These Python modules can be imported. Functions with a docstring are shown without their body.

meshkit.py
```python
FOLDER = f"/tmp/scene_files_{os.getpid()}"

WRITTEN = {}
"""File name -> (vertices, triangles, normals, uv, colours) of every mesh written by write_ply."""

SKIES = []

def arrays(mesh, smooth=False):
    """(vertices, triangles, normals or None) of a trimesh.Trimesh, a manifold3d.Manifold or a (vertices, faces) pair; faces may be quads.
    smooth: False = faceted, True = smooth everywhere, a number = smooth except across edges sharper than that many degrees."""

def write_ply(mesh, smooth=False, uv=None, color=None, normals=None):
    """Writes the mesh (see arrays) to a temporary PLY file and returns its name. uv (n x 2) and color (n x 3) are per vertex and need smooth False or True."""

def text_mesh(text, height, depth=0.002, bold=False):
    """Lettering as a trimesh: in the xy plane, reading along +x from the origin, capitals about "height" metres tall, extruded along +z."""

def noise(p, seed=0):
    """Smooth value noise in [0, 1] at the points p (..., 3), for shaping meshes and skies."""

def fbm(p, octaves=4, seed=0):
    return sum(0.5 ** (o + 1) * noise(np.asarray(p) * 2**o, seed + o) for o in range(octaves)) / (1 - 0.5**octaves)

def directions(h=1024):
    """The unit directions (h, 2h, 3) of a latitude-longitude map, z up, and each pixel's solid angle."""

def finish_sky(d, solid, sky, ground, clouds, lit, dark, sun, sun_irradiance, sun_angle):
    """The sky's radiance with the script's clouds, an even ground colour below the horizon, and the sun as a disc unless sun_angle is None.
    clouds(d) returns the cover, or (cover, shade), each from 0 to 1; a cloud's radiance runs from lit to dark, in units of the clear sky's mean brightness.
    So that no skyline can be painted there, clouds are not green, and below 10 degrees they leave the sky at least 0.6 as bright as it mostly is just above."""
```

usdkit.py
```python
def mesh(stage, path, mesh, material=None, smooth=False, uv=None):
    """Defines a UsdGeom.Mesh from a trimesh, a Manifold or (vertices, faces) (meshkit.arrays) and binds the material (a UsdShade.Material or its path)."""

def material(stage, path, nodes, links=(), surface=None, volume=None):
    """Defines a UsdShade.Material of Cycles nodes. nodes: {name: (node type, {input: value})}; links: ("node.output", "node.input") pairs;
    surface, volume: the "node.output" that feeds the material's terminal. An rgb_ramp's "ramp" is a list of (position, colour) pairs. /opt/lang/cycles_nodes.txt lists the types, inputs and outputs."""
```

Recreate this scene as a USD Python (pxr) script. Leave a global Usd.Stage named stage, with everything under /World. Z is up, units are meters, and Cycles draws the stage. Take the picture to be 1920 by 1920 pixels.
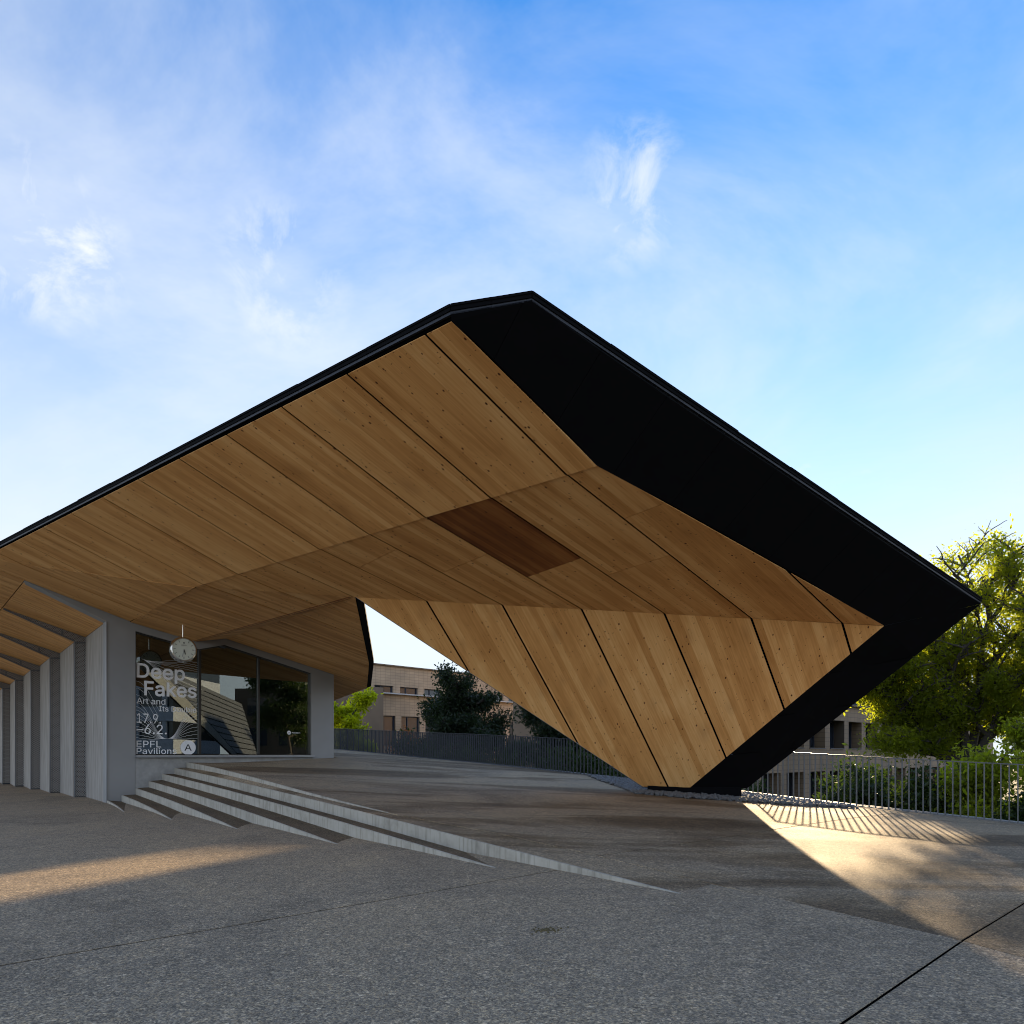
import math, random
import numpy as np, trimesh, shapely
from shapely.geometry import Polygon, box as sbox, LineString
from scipy.interpolate import RBFInterpolator
import usdkit, meshkit
from pxr import Usd, UsdGeom, UsdLux, UsdShade, Gf, Sdf

random.seed(7)
rng = np.random.default_rng(7)
stage = Usd.Stage.CreateInMemory()
UsdGeom.SetStageUpAxis(stage, UsdGeom.Tokens.z)
UsdGeom.SetStageMetersPerUnit(stage, 1.0)
UsdGeom.Xform.Define(stage, '/World')
UsdGeom.Scope.Define(stage, '/World/Looks')

# ------------------------------------------------------------------ camera, sky, sun
H = 1.15                                   # eye height above the plaza at the camera
EXPOSURE = 1.98
SUN_AZ, SUN_EL = math.radians(23.5), math.radians(11.7)
SUN_I, SKY_I = 0.90, 0.15
cam = UsdGeom.Camera.Define(stage, '/World/camera')
cam.AddTranslateOp().Set(Gf.Vec3d(0, 0, H))
cam.AddRotateXYZOp().Set(Gf.Vec3f(90, 0, 0))
cam.CreateHorizontalApertureAttr(36.0)
cam.CreateVerticalApertureAttr(36.0)
cam.CreateFocalLengthAttr(36.0 * 1278 / 1920)
cam.CreateVerticalApertureOffsetAttr(8.55)
cam.CreateClippingRangeAttr(Gf.Vec2f(0.05, 3000))
cam.CreateExposureAttr(EXPOSURE)

dome = UsdLux.DomeLight.Define(stage, '/World/sky')
dome.GetPrim().SetCustomDataByKey('kind', 'structure')
dome.GetPrim().SetCustomDataByKey('label', 'pale blue evening sky with thin cirrus veils and two small bright clouds')
dome.GetPrim().SetCustomDataByKey('category', 'sky')
skym = usdkit.material(stage, '/World/Looks/sky', {
    'sky': ('sky_texture', {'sky_type': 'single_scattering', 'sun_disc': False, 'sun_elevation': SUN_EL, 'sun_rotation': SUN_AZ,
                            'altitude': 400.0, 'air_density': 1.0, 'aerosol_density': 0.15, 'ozone_density': 2.2}),
    'tc': ('texture_coordinate', {}),
    'xyz': ('separate_xyz', {}),
    'zz': ('math', {'math_type': 'add', 'value2': 0.22}),
    'px': ('math', {'math_type': 'divide'}),
    'py': ('math', {'math_type': 'divide'}),
    'cv': ('combine_xyz', {'z': 0.0}),
    'rot': ('mapping', {'rotation': (0, 0.55, 0), 'scale': (1.3, 1.6, 2.6), 'location': (2.3, 0.7, 1.1)}),
    'n1': ('noise_texture', {'dimensions': '3D', 'scale': 1.25, 'detail': 12.0, 'roughness': 0.60, 'distortion': 0.45}),
    'r1': ('rgb_ramp', {'ramp': [(0.34, (.0, .0, .0)), (0.48, (.18, .18, .18)), (0.60, (.44, .44, .44)), (0.78, (.76, .76, .76))]}),
    'n2': ('noise_texture', {'dimensions': '3D', 'scale': 2.1, 'detail': 8.0, 'roughness': 0.6}),
    'r2': ('rgb_ramp', {'ramp': [(0.66, (0, 0, 0)), (0.78, (1, 1, 1))]}),
    'low': ('rgb_ramp', {'ramp': [(0.0, (.98, .98, .98)), (0.22, (.88, .88, .88)), (0.36, (.62, .62, .62)), (0.50, (.32, .32, .32)), (0.66, (.08, .08, .08)), (0.8, (.0, .0, .0)), (1.0, (0, 0, 0))]}),
    'mx': ('mix_color', {'blend_type': 'screen', 'fac': 1.0}),
    'mx2': ('mix_color', {'blend_type': 'screen', 'fac': 0.9}),
    'nz': ('vector_math', {'math_type': 'normalize'}),
    'dA': ('vector_math', {'math_type': 'dot_product', 'vector2': (-.481, .701, .527)}), 'gA': ('map_range', {'from_min': .9965, 'from_max': .9996, 'to_min': 0., 'to_max': .75, 'clamp': True}),
    'dB': ('vector_math', {'math_type': 'dot_product', 'vector2': (.135, .766, .628)}), 'gB': ('map_range', {'from_min': .9968, 'from_max': .9996, 'to_min': 0., 'to_max': .5, 'clamp': True}),
    'dC': ('vector_math', {'math_type': 'dot_product', 'vector2': (-.267, .790, .552)}), 'gC': ('map_range', {'from_min': .9965, 'from_max': .9995, 'to_min': 0., 'to_max': .45, 'clamp': True}),
    'gAB': ('math', {'math_type': 'maximum'}), 'gABC': ('math', {'math_type': 'maximum'}),
    'pn': ('noise_texture', {'scale': 15., 'detail': 9., 'roughness': .62, 'distortion': .4}), 'pf': ('map_range', {'from_min': .34, 'from_max': .60, 'to_min': -.9, 'to_max': 1.0}),
    'pa': ('math', {'math_type': 'multiply', 'use_clamp': True}), 'mx3': ('mix_color', {'blend_type': 'screen', 'fac': 1.0}),
    'mix': ('mix_color', {'b': (1.60, 1.70, 1.79), 'use_clamp': False}),
    'tint': ('mix_color', {'blend_type': 'multiply', 'fac': 1.0, 'b': (0.065, 0.36, 0.60), 'use_clamp': False}),
    'bg': ('background_shader', {'strength': SKY_I}),
}, [('tc.generated', 'xyz.vector'), ('xyz.z', 'zz.value1'), ('xyz.x', 'px.value1'), ('zz.value', 'px.value2'), ('xyz.y', 'py.value1'), ('zz.value', 'py.value2'),
    ('px.value', 'cv.x'), ('py.value', 'cv.y'), ('nz.vector', 'rot.vector'), ('rot.vector', 'n1.vector'), ('n1.fac', 'r1.fac'),
    ('cv.vector', 'n2.vector'), ('n2.fac', 'r2.fac'), ('xyz.z', 'low.fac'),
    ('r1.color', 'mx.a'), ('low.color', 'mx.b'), ('mx.result', 'mx2.a'), ('r2.color', 'mx2.b'),
    ('sky.color', 'tint.a'), ('tint.result', 'mix.a'), ('tc.generated', 'nz.vector1'), ('nz.vector', 'dA.vector1'), ('nz.vector', 'dB.vector1'), ('nz.vector', 'dC.vector1'), ('dA.value', 'gA.value'), ('dB.value', 'gB.value'), ('dC.value', 'gC.value'),
    ('gA.result', 'gAB.value1'), ('gB.result', 'gAB.value2'), ('gAB.value', 'gABC.value1'), ('gC.result', 'gABC.value2'), ('nz.vector', 'pn.vector'), ('pn.fac', 'pf.value'), ('gABC.value', 'pa.value1'), ('pf.result', 'pa.value2'),
    ('mx2.result', 'mx3.a'), ('pa.value', 'mx3.b'), ('mx3.result', 'mix.fac'), ('mix.result', 'bg.color')], surface='bg.background')
UsdShade.MaterialBindingAPI.Apply(dome.GetPrim()).Bind(skym)
sun = UsdLux.DistantLight.Define(stage, '/World/sun')
sun.CreateIntensityAttr(SUN_I); sun.CreateAngleAttr(0.5); sun.CreateNormalizeAttr(True)
sun.CreateColorAttr(Gf.Vec3f(1.0, 0.74, 0.44))
sun.AddRotateZOp().Set(-math.degrees(SUN_AZ))
sun.AddRotateXOp().Set(-(90 - math.degrees(SUN_EL)))     # -z axis points from the sun to the ground

# ------------------------------------------------------------------ helpers
used = {}
def numbered(parent, name):
    k = used.get((parent, name), 0); used[(parent, name)] = k + 1
    return parent + '/' + (name if k == 0 else f'{name}_{k:03d}')
def data(p, label=None, cat=None, group=None, kind=None):
    for k, v in (('label', label), ('category', cat), ('group', group), ('kind', kind)):
        if v: p.SetCustomDataByKey(k, v)
    return p
def thing(name, label, cat=None, group=None, kind=None):
    x = UsdGeom.Xform.Define(stage, numbered('/World', name)).GetPrim()
    return data(x, label, cat, group, kind)
def node(name, parent, label=None):
    x = UsdGeom.Xform.Define(stage, numbered(str(parent.GetPath()), name)).GetPrim()
    return data(x, label)
def obj(name, mesh, m, parent=None, uv=None, smooth=False, label=None, cat=None, group=None, kind=None):
    path = numbered(str(parent.GetPath()) if parent else '/World', name)
    p = usdkit.mesh(stage, path, mesh, m, smooth=smooth, uv=uv).GetPrim()
    return data(p, label, cat, group, kind)

# building grid: s along the pavilion (away from the camera, to the left), p across it, z relative to the eye
AL = math.atan(1278 / 1355.9)
D = np.array([-math.sin(AL), math.cos(AL), 0.]); Ee = np.array([math.cos(AL), math.sin(AL), 0.]); Z = np.array([0, 0, 1.])
def W(s, p, z): return s * D + p * Ee + np.array([0, 0, z + H])
def Wn(a):
    a = np.asarray(a, float); return a[..., :1] * D + a[..., 1:2] * Ee + (a[..., 2:3] + H) * Z
def up(x, y, z): return np.array([x, y, z + H])
cat_ = trimesh.util.concatenate

def boxat(c, ax, ay, az, sx, sy, sz):
    b = trimesh.creation.box((sx, sy, sz)); R = np.eye(4); R[:3, 0] = ax; R[:3, 1] = ay; R[:3, 2] = az; R[:3, 3] = c
    b.apply_transform(R); return b
def bar(a, b, w, h, upv=Z):
    """box from a to b, w wide and h high"""
    a, b = np.asarray(a, float), np.asarray(b, float); t = b - a; L = np.linalg.norm(t); t /= L
    x = np.cross(t, upv); x /= np.linalg.norm(x); u = np.cross(x, t)
    return boxat((a + b) / 2, t, x, u, L, w, h)
def tube(pts, rad, n=7):
    p = np.asarray(pts, float); r = np.broadcast_to(rad, (len(p),))
    t = np.gradient(p, axis=0); t /= np.linalg.norm(t, axis=1, keepdims=True)
    a = np.cross(t, np.where(np.abs(t[:, 2:]) < .9, [0, 0, 1.], [1., 0, 0])); a /= np.linalg.norm(a, axis=1, keepdims=True); b = np.cross(t, a)
    th = np.arange(n) * 2 * np.pi / n
    v = p[:, None] + r[:, None, None] * (np.cos(th)[None, :, None] * a[:, None] + np.sin(th)[None, :, None] * b[:, None])
    i, j = np.meshgrid(np.arange(len(p) - 1), np.arange(n), indexing='ij')
    q = np.stack([i * n + j, i * n + (j + 1) % n, (i + 1) * n + (j + 1) % n, (i + 1) * n + j], -1).reshape(-1, 4)
    return trimesh.Trimesh(v.reshape(-1, 3), np.vstack([q[:, [0, 1, 2]], q[:, [0, 2, 3]]]), process=False)
def polys(g): return [x for x in getattr(g, 'geoms', [g]) if x.geom_type == 'Polygon' and x.area > 1e-5]
def earcut(poly):
    v, f = trimesh.creation.triangulate_polygon(poly, engine='earcut'); return np.asarray(v), np.asarray(f)
def plate(poly, lift, off):
    """poly in a plan; lift(xy)->n x 3 gives the bottom face, off the vector to the top face. Returns the mesh and the plan coordinates of its vertices"""
    V, F, C, n = [], [], [], 0
    poly = shapely.geometry.polygon.orient(poly)
    v, f = earcut(poly); b = lift(v); t = b + off
    a0 = v[f[:, 1]] - v[f[:, 0]]; a1 = v[f[:, 2]] - v[f[:, 0]]
    cr = a0[:, 0] * a1[:, 1] - a0[:, 1] * a1[:, 0]; f = np.where(cr[:, None] > 0, f, f[:, ::-1])
    V += [b, t]; F += [f[:, ::-1], f + len(v)]; C += [v, v]; n = 2 * len(v)
    for ring in [poly.exterior, *poly.interiors]:
        c = np.array(ring.coords)[:-1]; m = len(c); b = lift(c); j = np.arange(m); k = (j + 1) % m
        V += [b, b + off]; C += [c, c]; F += [np.c_[n + j, n + k, n + m + k], np.c_[n + j, n + m + k, n + m + j]]; n += 2 * m
    return trimesh.Trimesh(np.vstack(V), np.vstack(F), process=False), np.vstack(C)
def wallplate(poly, origin, ux, uz, thick, nrm):
    """polygon in (along ux, along uz) extruded by thick along nrm"""
    m, c = plate(poly, lambda q: origin + q[:, :1] * ux + q[:, 1:2] * uz, nrm * thick)
    return m, c

def quadmesh(a, b, c, d, th):
    v = np.array([a, b, c, d]); return trimesh.Trimesh(np.vstack([v, v + th]), [(0, 1, 2), (0, 2, 3), (4, 6, 5), (4, 7, 6), (0, 4, 5), (0, 5, 1), (1, 5, 6), (1, 6, 2), (2, 6, 7), (2, 7, 3), (3, 7, 4), (3, 4, 0)], process=False)
# ------------------------------------------------------------------ materials
def mat(name, nodes, links, surface='p.BSDF'):
    return usdkit.material(stage, '/World/Looks/' + name, nodes, links, surface=surface)
def plain(name, col, rough=0.6, metal=0.0, spec=0.5, var=0.0, scale=3.0):
    nodes = {'p': ('principled_bsdf', {'base_color': col, 'roughness': rough, 'metallic': metal, 'specular_ior_level': spec})}
    links = []
    if var:
        nodes |= {'g': ('geometry', {}), 'n': ('noise_texture', {'scale': scale, 'detail': 6.0, 'roughness': .65}),
                  'r': ('rgb_ramp', {'ramp': [(.25, tuple(c * (1 - var) for c in col)), (.75, tuple(min(1, c * (1 + var)) for c in col))]})}
        links = [('g.position', 'n.vector'), ('n.fac', 'r.fac'), ('r.color', 'p.base_color')]
    return mat(name, nodes, links)

def wood(name, lo, mid, hi, knot):
    """glued lamellae along v of the uv (metres): board tone, grain, stains, knots and small dark dashes"""
    def spots(t, sx, sy, thr, rmax, soft, amount):
        return {f'm{t}': ('mapping', {'scale': (sx, sy, 1)}), f'v{t}': ('voronoi_texture', {'dimensions': '2D', 'scale': 1.0, 'randomness': 1.0}), f'sc{t}': ('separate_color', {}),
                f'rad{t}': ('map_range', {'from_min': thr, 'from_max': 1.0, 'to_min': 0., 'to_max': rmax, 'clamp': True}), f'lt{t}': ('math', {'math_type': 'subtract'}),
                f'k{t}': ('map_range', {'from_min': -soft * .3, 'from_max': soft, 'to_min': 0., 'to_max': amount, 'clamp': True})}, [
                (f'wv.vector', f'm{t}.vector'), (f'm{t}.vector', f'v{t}.vector'), (f'v{t}.color', f'sc{t}.color'), (f'sc{t}.r', f'rad{t}.value'), (f'rad{t}.result', f'lt{t}.value1'),
                (f'v{t}.distance', f'lt{t}.value2'), (f'lt{t}.value', f'k{t}.value')]
    a, la = spots('A', 7.5, 5.2, .58, .12, .03, 1.0)
    b, lb = spots('B', 12., 22., .86, .20, .08, .75)
    c, lc = spots('C', 2.2, 1.3, .55, .30, .30, .22)
    nodes = {
        'tc': ('texture_coordinate', {}), 'sx': ('separate_xyz', {}),
        'wn_': ('noise_texture', {'scale': 2.0, 'detail': 3.0}), 'ws': ('vector_math', {'math_type': 'scale', 'scale': .05}), 'wv': ('vector_math', {'math_type': 'add'}),
        'bd': ('math', {'math_type': 'divide', 'value2': 0.118}), 'fl': ('math', {'math_type': 'floor'}), 'wn': ('white_noise_texture', {'dimensions': '1D'}),
        'm1': ('mapping', {'scale': (34, .8, 1)}), 'n1': ('noise_texture', {'scale': 1.0, 'detail': 6.0, 'roughness': .62, 'distortion': .35}),
        'm2': ('mapping', {'scale': (1.7, .55, 1)}), 'n2': ('noise_texture', {'scale': 1.0, 'detail': 5.0, 'roughness': .6, 'distortion': .6}),
        'm5': ('mapping', {'scale': (150, 3.0, 1)}), 'n5': ('noise_texture', {'scale': 1.0, 'detail': 2.0}),
        'a1': ('math', {'math_type': 'multiply_add', 'value2': .42}), 'a2': ('math', {'math_type': 'multiply_add', 'value2': .50}),
        'a3': ('math', {'math_type': 'multiply_add', 'value2': .23}), 'a5': ('math', {'math_type': 'multiply', 'value2': .22}),
        'ramp': ('rgb_ramp', {'ramp': [(.40, lo), (.69, mid), (.98, hi)]}),
        'km': ('math', {'math_type': 'maximum'}), 'km2': ('math', {'math_type': 'maximum'}), 'mix': ('mix_color', {'b': knot}),
        'p': ('principled_bsdf', {'roughness': .62, 'specular_ior_level': .25}), 'bp': ('bump', {'strength': .15, 'distance': .004}), **a, **b, **c}
    links = [('tc.UV', 'sx.vector'), ('tc.UV', 'wn_.vector'), ('wn_.color', 'ws.vector1'), ('tc.UV', 'wv.vector1'), ('ws.vector', 'wv.vector2'),
        ('sx.x', 'bd.value1'), ('bd.value', 'fl.value1'), ('fl.value', 'wn.w'),
        ('tc.UV', 'm1.vector'), ('m1.vector', 'n1.vector'), ('tc.UV', 'm2.vector'), ('m2.vector', 'n2.vector'), ('tc.UV', 'm5.vector'), ('m5.vector', 'n5.vector'),
        ('n5.fac', 'a5.value1'), ('n1.fac', 'a1.value1'), ('a5.value', 'a1.value3'), ('n2.fac', 'a2.value1'), ('a1.value', 'a2.value3'), ('wn.value', 'a3.value1'), ('a2.value', 'a3.value3'),
        ('a3.value', 'ramp.fac'), ('kA.result', 'km.value1'), ('kB.result', 'km.value2'), ('km.value', 'km2.value1'), ('kC.result', 'km2.value2'), ('km2.value', 'mix.fac'),
        ('ramp.color', 'mix.a'), ('mix.result', 'p.base_color'), ('n1.fac', 'bp.height'), ('bp.normal', 'p.normal')]
    return mat(name, nodes, links + la + lb + lc)
M = {}
M['wood'] = wood('soffit_timber', (.40, .165, .038), (.65, .325, .105), (.86, .52, .215), (.10, .030, .008))
M['wood_dark'] = wood('weathered_timber', (.085, .022, .004), (.23, .075, .015), (.46, .20, .055), (.03, .010, .004))
M['black'] = plain('black_sheet_metal', (.0035, .0035, .004), .8, 0, .06, var=.2)
M['black_gap'] = plain('joint_lining', (.003, .003, .003), .95, 0, .0)
M['drip'] = plain('dark_zinc_drip', (.032, .034, .040), .5, .5, var=.3)
M['plaster'] = plain('grey_render', (.26, .255, .245), .8, var=.06, scale=1.6)
M['base_concrete'] = plain('cast_base_concrete', (.30, .295, .28), .8, var=.22, scale=4.5)
M['frame'] = plain('bronze_window_frame', (.035, .031, .027), .4, .5)
M['alu'] = plain('anodised_sill', (.30, .31, .32), .35, .8)
M['steel'] = plain('galvanised_steel', (.13, .13, .132), .5, .3, var=.15, scale=14)
M['steel_dark'] = plain('dark_steel_flat', (.034, .036, .042), .55, .2, var=.2, scale=9)
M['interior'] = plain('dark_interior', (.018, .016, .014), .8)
M['vinyl'] = plain('window_vinyl', (.80, .80, .80), .6)
M['vinyl_dark'] = plain('dark_vinyl', (.03, .03, .032), .5)
M['chrome'] = plain('polished_steel', (.62, .60, .57), .12, 1.0)
M['pole'] = plain('polished_tube', (.80, .74, .66), .3, .9)
M['dial'] = plain('clock_dial', (.64, .66, .56), .45)
M['brown_back'] = plain('brown_lining', (.11, .06, .035), .8, var=.3, scale=20)
M['slate'] = plain('roof_slate', (.075, .083, .095), .75, var=.3, scale=5)
M['stone_pale'] = plain('pale_edge_metal', (.27, .29, .31), .6, .1, var=.15)
M['bark'] = plain('bark', (.045, .036, .028), .9, var=.5, scale=12)
M['earth'] = plain('lower_ground', (.06, .07, .03), .95, var=.4, scale=.6)

def aggregate(name, base, dark=1.0, stain=False):
    nodes = {
        'g': ('geometry', {}),
        'v': ('voronoi_texture', {'scale': 120.0, 'randomness': 1.0}), 'sc': ('separate_color', {}),
        'rs': ('rgb_ramp', {'ramp': [(0, tuple(c * .52 for c in base)), (.3, tuple(c * .80 for c in base)), (.62, base), (.85, (base[0] * 1.45, base[1] * 1.36, base[2] * 1.22)), (1, (base[0] * 1.75, base[1] * 1.72, base[2] * 1.62))]}),
        'v2': ('voronoi_texture', {'scale': 58.0, 'randomness': 1.0}), 'sc2': ('separate_color', {}),
        'rs2': ('rgb_ramp', {'ramp': [(0, (.76, .76, .77)), (.55, (1, 1, 1)), (.86, (1.10, 1.04, .94)), (.95, (1.5, 1.46, 1.4))]}),
        'n': ('noise_texture', {'scale': .42, 'detail': 8.0, 'roughness': .66, 'distortion': .8}), 'rn': ('rgb_ramp', {'ramp': [(.28, (.66, .66, .67)), (.46, (.98, .98, .98)), (.72, (1.24, 1.19, 1.10))]}),
        'nf': ('noise_texture', {'scale': 7., 'detail': 5.0, 'roughness': .7}), 'rf': ('rgb_ramp', {'ramp': [(.3, (.86, .86, .86)), (.7, (1.12, 1.12, 1.12))]}),
        'mu': ('mix_color', {'blend_type': 'multiply', 'fac': 1., 'use_clamp': False}), 'mu2': ('mix_color', {'blend_type': 'multiply', 'fac': 1., 'use_clamp': False}),
        'mu3': ('mix_color', {'blend_type': 'multiply', 'fac': 1., 'use_clamp': False}),
        'b': ('bump', {'strength': .55, 'distance': .006}), 'bm': ('math', {'math_type': 'multiply_add', 'value2': -1.2, 'value3': 1.}),
        'p': ('principled_bsdf', {'roughness': .85, 'specular_ior_level': .055})}
    links = [('g.position', 'v.vector'), ('v.color', 'sc.color'), ('sc.r', 'rs.fac'), ('g.position', 'v2.vector'), ('v2.color', 'sc2.color'), ('sc2.g', 'rs2.fac'),
             ('g.position', 'n.vector'), ('n.fac', 'rn.fac'), ('g.position', 'nf.vector'), ('nf.fac', 'rf.fac'),
             ('rs.color', 'mu.a'), ('rs2.color', 'mu.b'), ('mu.result', 'mu2.a'), ('rn.color', 'mu2.b'), ('mu2.result', 'mu3.a'), ('rf.color', 'mu3.b'),
             ('v.distance', 'bm.value1'), ('bm.value', 'b.height'), ('b.normal', 'p.normal')]
    last = 'mu3.result'
    if stain:                              # damp patches left on the slope under the roof
        nodes |= {'sp': ('mapping', {'rotation': (0, 0, -.35), 'scale': (.20, .62, .3), 'location': (.4, 2.2, 0)}),
                  'sn': ('noise_texture', {'scale': 1., 'detail': 6.0, 'roughness': .58, 'distortion': .6}), 'sr': ('rgb_ramp', {'ramp': [(.47, (1, 1, 1)), (.57, (.60, .56, .52)), (.66, (.42, .39, .37))]}),
                  'ss': ('mix_color', {'blend_type': 'multiply', 'fac': 1., 'use_clamp': False}),
                  'rr': ('rgb_ramp', {'ramp': [(.47, (.80, .80, .80)), (.6, (.74, .74, .74))]})}
        links += [('g.position', 'sp.vector'), ('sp.vector', 'sn.vector'), ('sn.fac', 'sr.fac'), (last, 'ss.a'), ('sr.color', 'ss.b'), ('sn.fac', 'rr.fac'), ('rr.color', 'p.roughness')]
        last = 'ss.result'
    links.append((last, 'p.base_color'))
    return mat(name, nodes, links)
M['agg'] = aggregate('exposed_aggregate', (.310, .256, .191))
M['agg_ramp'] = aggregate('exposed_aggregate_damp', (.300, .245, .178), stain=True)
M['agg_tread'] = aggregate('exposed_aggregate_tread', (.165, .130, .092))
M['riser'] = mat('smooth_step_concrete', {
    'g': ('geometry', {}), 'n': ('noise_texture', {'scale': 2.2, 'detail': 8.0, 'roughness': .7}), 'mp': ('mapping', {'scale': (16, 16, 1.6)}), 'n2': ('noise_texture', {'scale': 1., 'detail': 4.0}),
    'r': ('rgb_ramp', {'ramp': [(.3, (.30, .27, .215)), (.5, (.43, .39, .315)), (.75, (.50, .46, .38))]}), 'r2': ('rgb_ramp', {'ramp': [(.32, (.66, .65, .63)), (.5, (1, 1, 1))]}),
    'mu': ('mix_color', {'blend_type': 'multiply', 'fac': 1.}), 'p': ('principled_bsdf', {'roughness': .75})},
    [('g.position', 'n.vector'), ('n.fac', 'r.fac'), ('g.position', 'mp.vector'), ('mp.vector', 'n2.vector'), ('n2.fac', 'r2.fac'), ('r.color', 'mu.a'), ('r2.color', 'mu.b'), ('mu.result', 'p.base_color')])
M['cladding'] = mat('weathered_grey_timber', {
    'g': ('geometry', {}), 'mp': ('mapping', {'scale': (22, 22, .8)}), 'n': ('noise_texture', {'scale': 1., 'detail': 5.0, 'roughness': .65}),
    'mp2': ('mapping', {'scale': (5, 5, 1.2)}), 'n2': ('noise_texture', {'scale': 1., 'detail': 4.0}),
    'r': ('rgb_ramp', {'ramp': [(.28, (.17, .15, .125)), (.5, (.30, .275, .24)), (.72, (.40, .375, .34))]}), 'r2': ('rgb_ramp', {'ramp': [(.3, (.78, .77, .76)), (.66, (1.1, 1.1, 1.1))]}),
    'mu': ('mix_color', {'blend_type': 'multiply', 'fac': 1., 'use_clamp': False}), 'p': ('principled_bsdf', {'roughness': .8})},
    [('g.position', 'mp.vector'), ('mp.vector', 'n.vector'), ('n.fac', 'r.fac'), ('g.position', 'mp2.vector'), ('mp2.vector', 'n2.vector'), ('n2.fac', 'r2.fac'), ('r.color', 'mu.a'), ('r2.color', 'mu.b'), ('mu.result', 'p.base_color')])
# perforated sheet: round holes on a staggered grid, uv in metres
M['perforated'] = mat('perforated_sheet', {
    'tc': ('texture_coordinate', {}), 'mp': ('mapping', {'scale': (23., 13.3, 1)}), 'mp2': ('mapping', {'scale': (23., 13.3, 1), 'location': (.5, .5, 0)}),
    'f1': ('vector_math', {'math_type': 'fraction'}), 'f2': ('vector_math', {'math_type': 'fraction'}),
    's1': ('vector_math', {'math_type': 'subtract', 'vector2': (.5, .5, 0)}), 's2': ('vector_math', {'math_type': 'subtract', 'vector2': (.5, .5, 0)}),
    'q1': ('vector_math', {'math_type': 'multiply', 'vector2': (1, 1.73, 0)}), 'q2': ('vector_math', {'math_type': 'multiply', 'vector2': (1, 1.73, 0)}),
    'l1': ('vector_math', {'math_type': 'length'}), 'l2': ('vector_math', {'math_type': 'length'}), 'mn': ('math', {'math_type': 'minimum'}),
    'th': ('math', {'math_type': 'less_than', 'value2': .33}),
    'p': ('principled_bsdf', {'base_color': (.34, .32, .30), 'roughness': .5, 'metallic': .5}), 't': ('transparent_bsdf', {}), 'mix': ('mix_closure', {})},
    [('tc.UV', 'mp.vector'), ('tc.UV', 'mp2.vector'), ('mp.vector', 'f1.vector1'), ('mp2.vector', 'f2.vector1'), ('f1.vector', 's1.vector1'), ('f2.vector', 's2.vector1'),
     ('s1.vector', 'q1.vector1'), ('s2.vector', 'q2.vector1'), ('q1.vector', 'l1.vector1'), ('q2.vector', 'l2.vector1'), ('l1.value', 'mn.value1'), ('l2.value', 'mn.value2'), ('mn.value', 'th.value1'),
     ('th.value', 'mix.fac'), ('p.BSDF', 'mix.closure1'), ('t.BSDF', 'mix.closure2')], surface='mix.closure')
M['glass'] = mat('window_glass', {
    'f': ('fresnel', {'IOR': 2.1}), 't': ('transparent_bsdf', {'color': (.62, .68, .65)}), 'gl': ('glossy_bsdf', {'color': (.9, .95, .93), 'roughness': .004}), 'm': ('mix_closure', {})},
    [('f.fac', 'm.fac'), ('t.BSDF', 'm.closure1'), ('gl.BSDF', 'm.closure2')], surface='m.closure')
M['pane_far'] = plain('far_window_glass', (.012, .016, .022), .06, 0, .8)
M['far_frame'] = plain('far_window_frame', (.03, .035, .05), .5)
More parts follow.
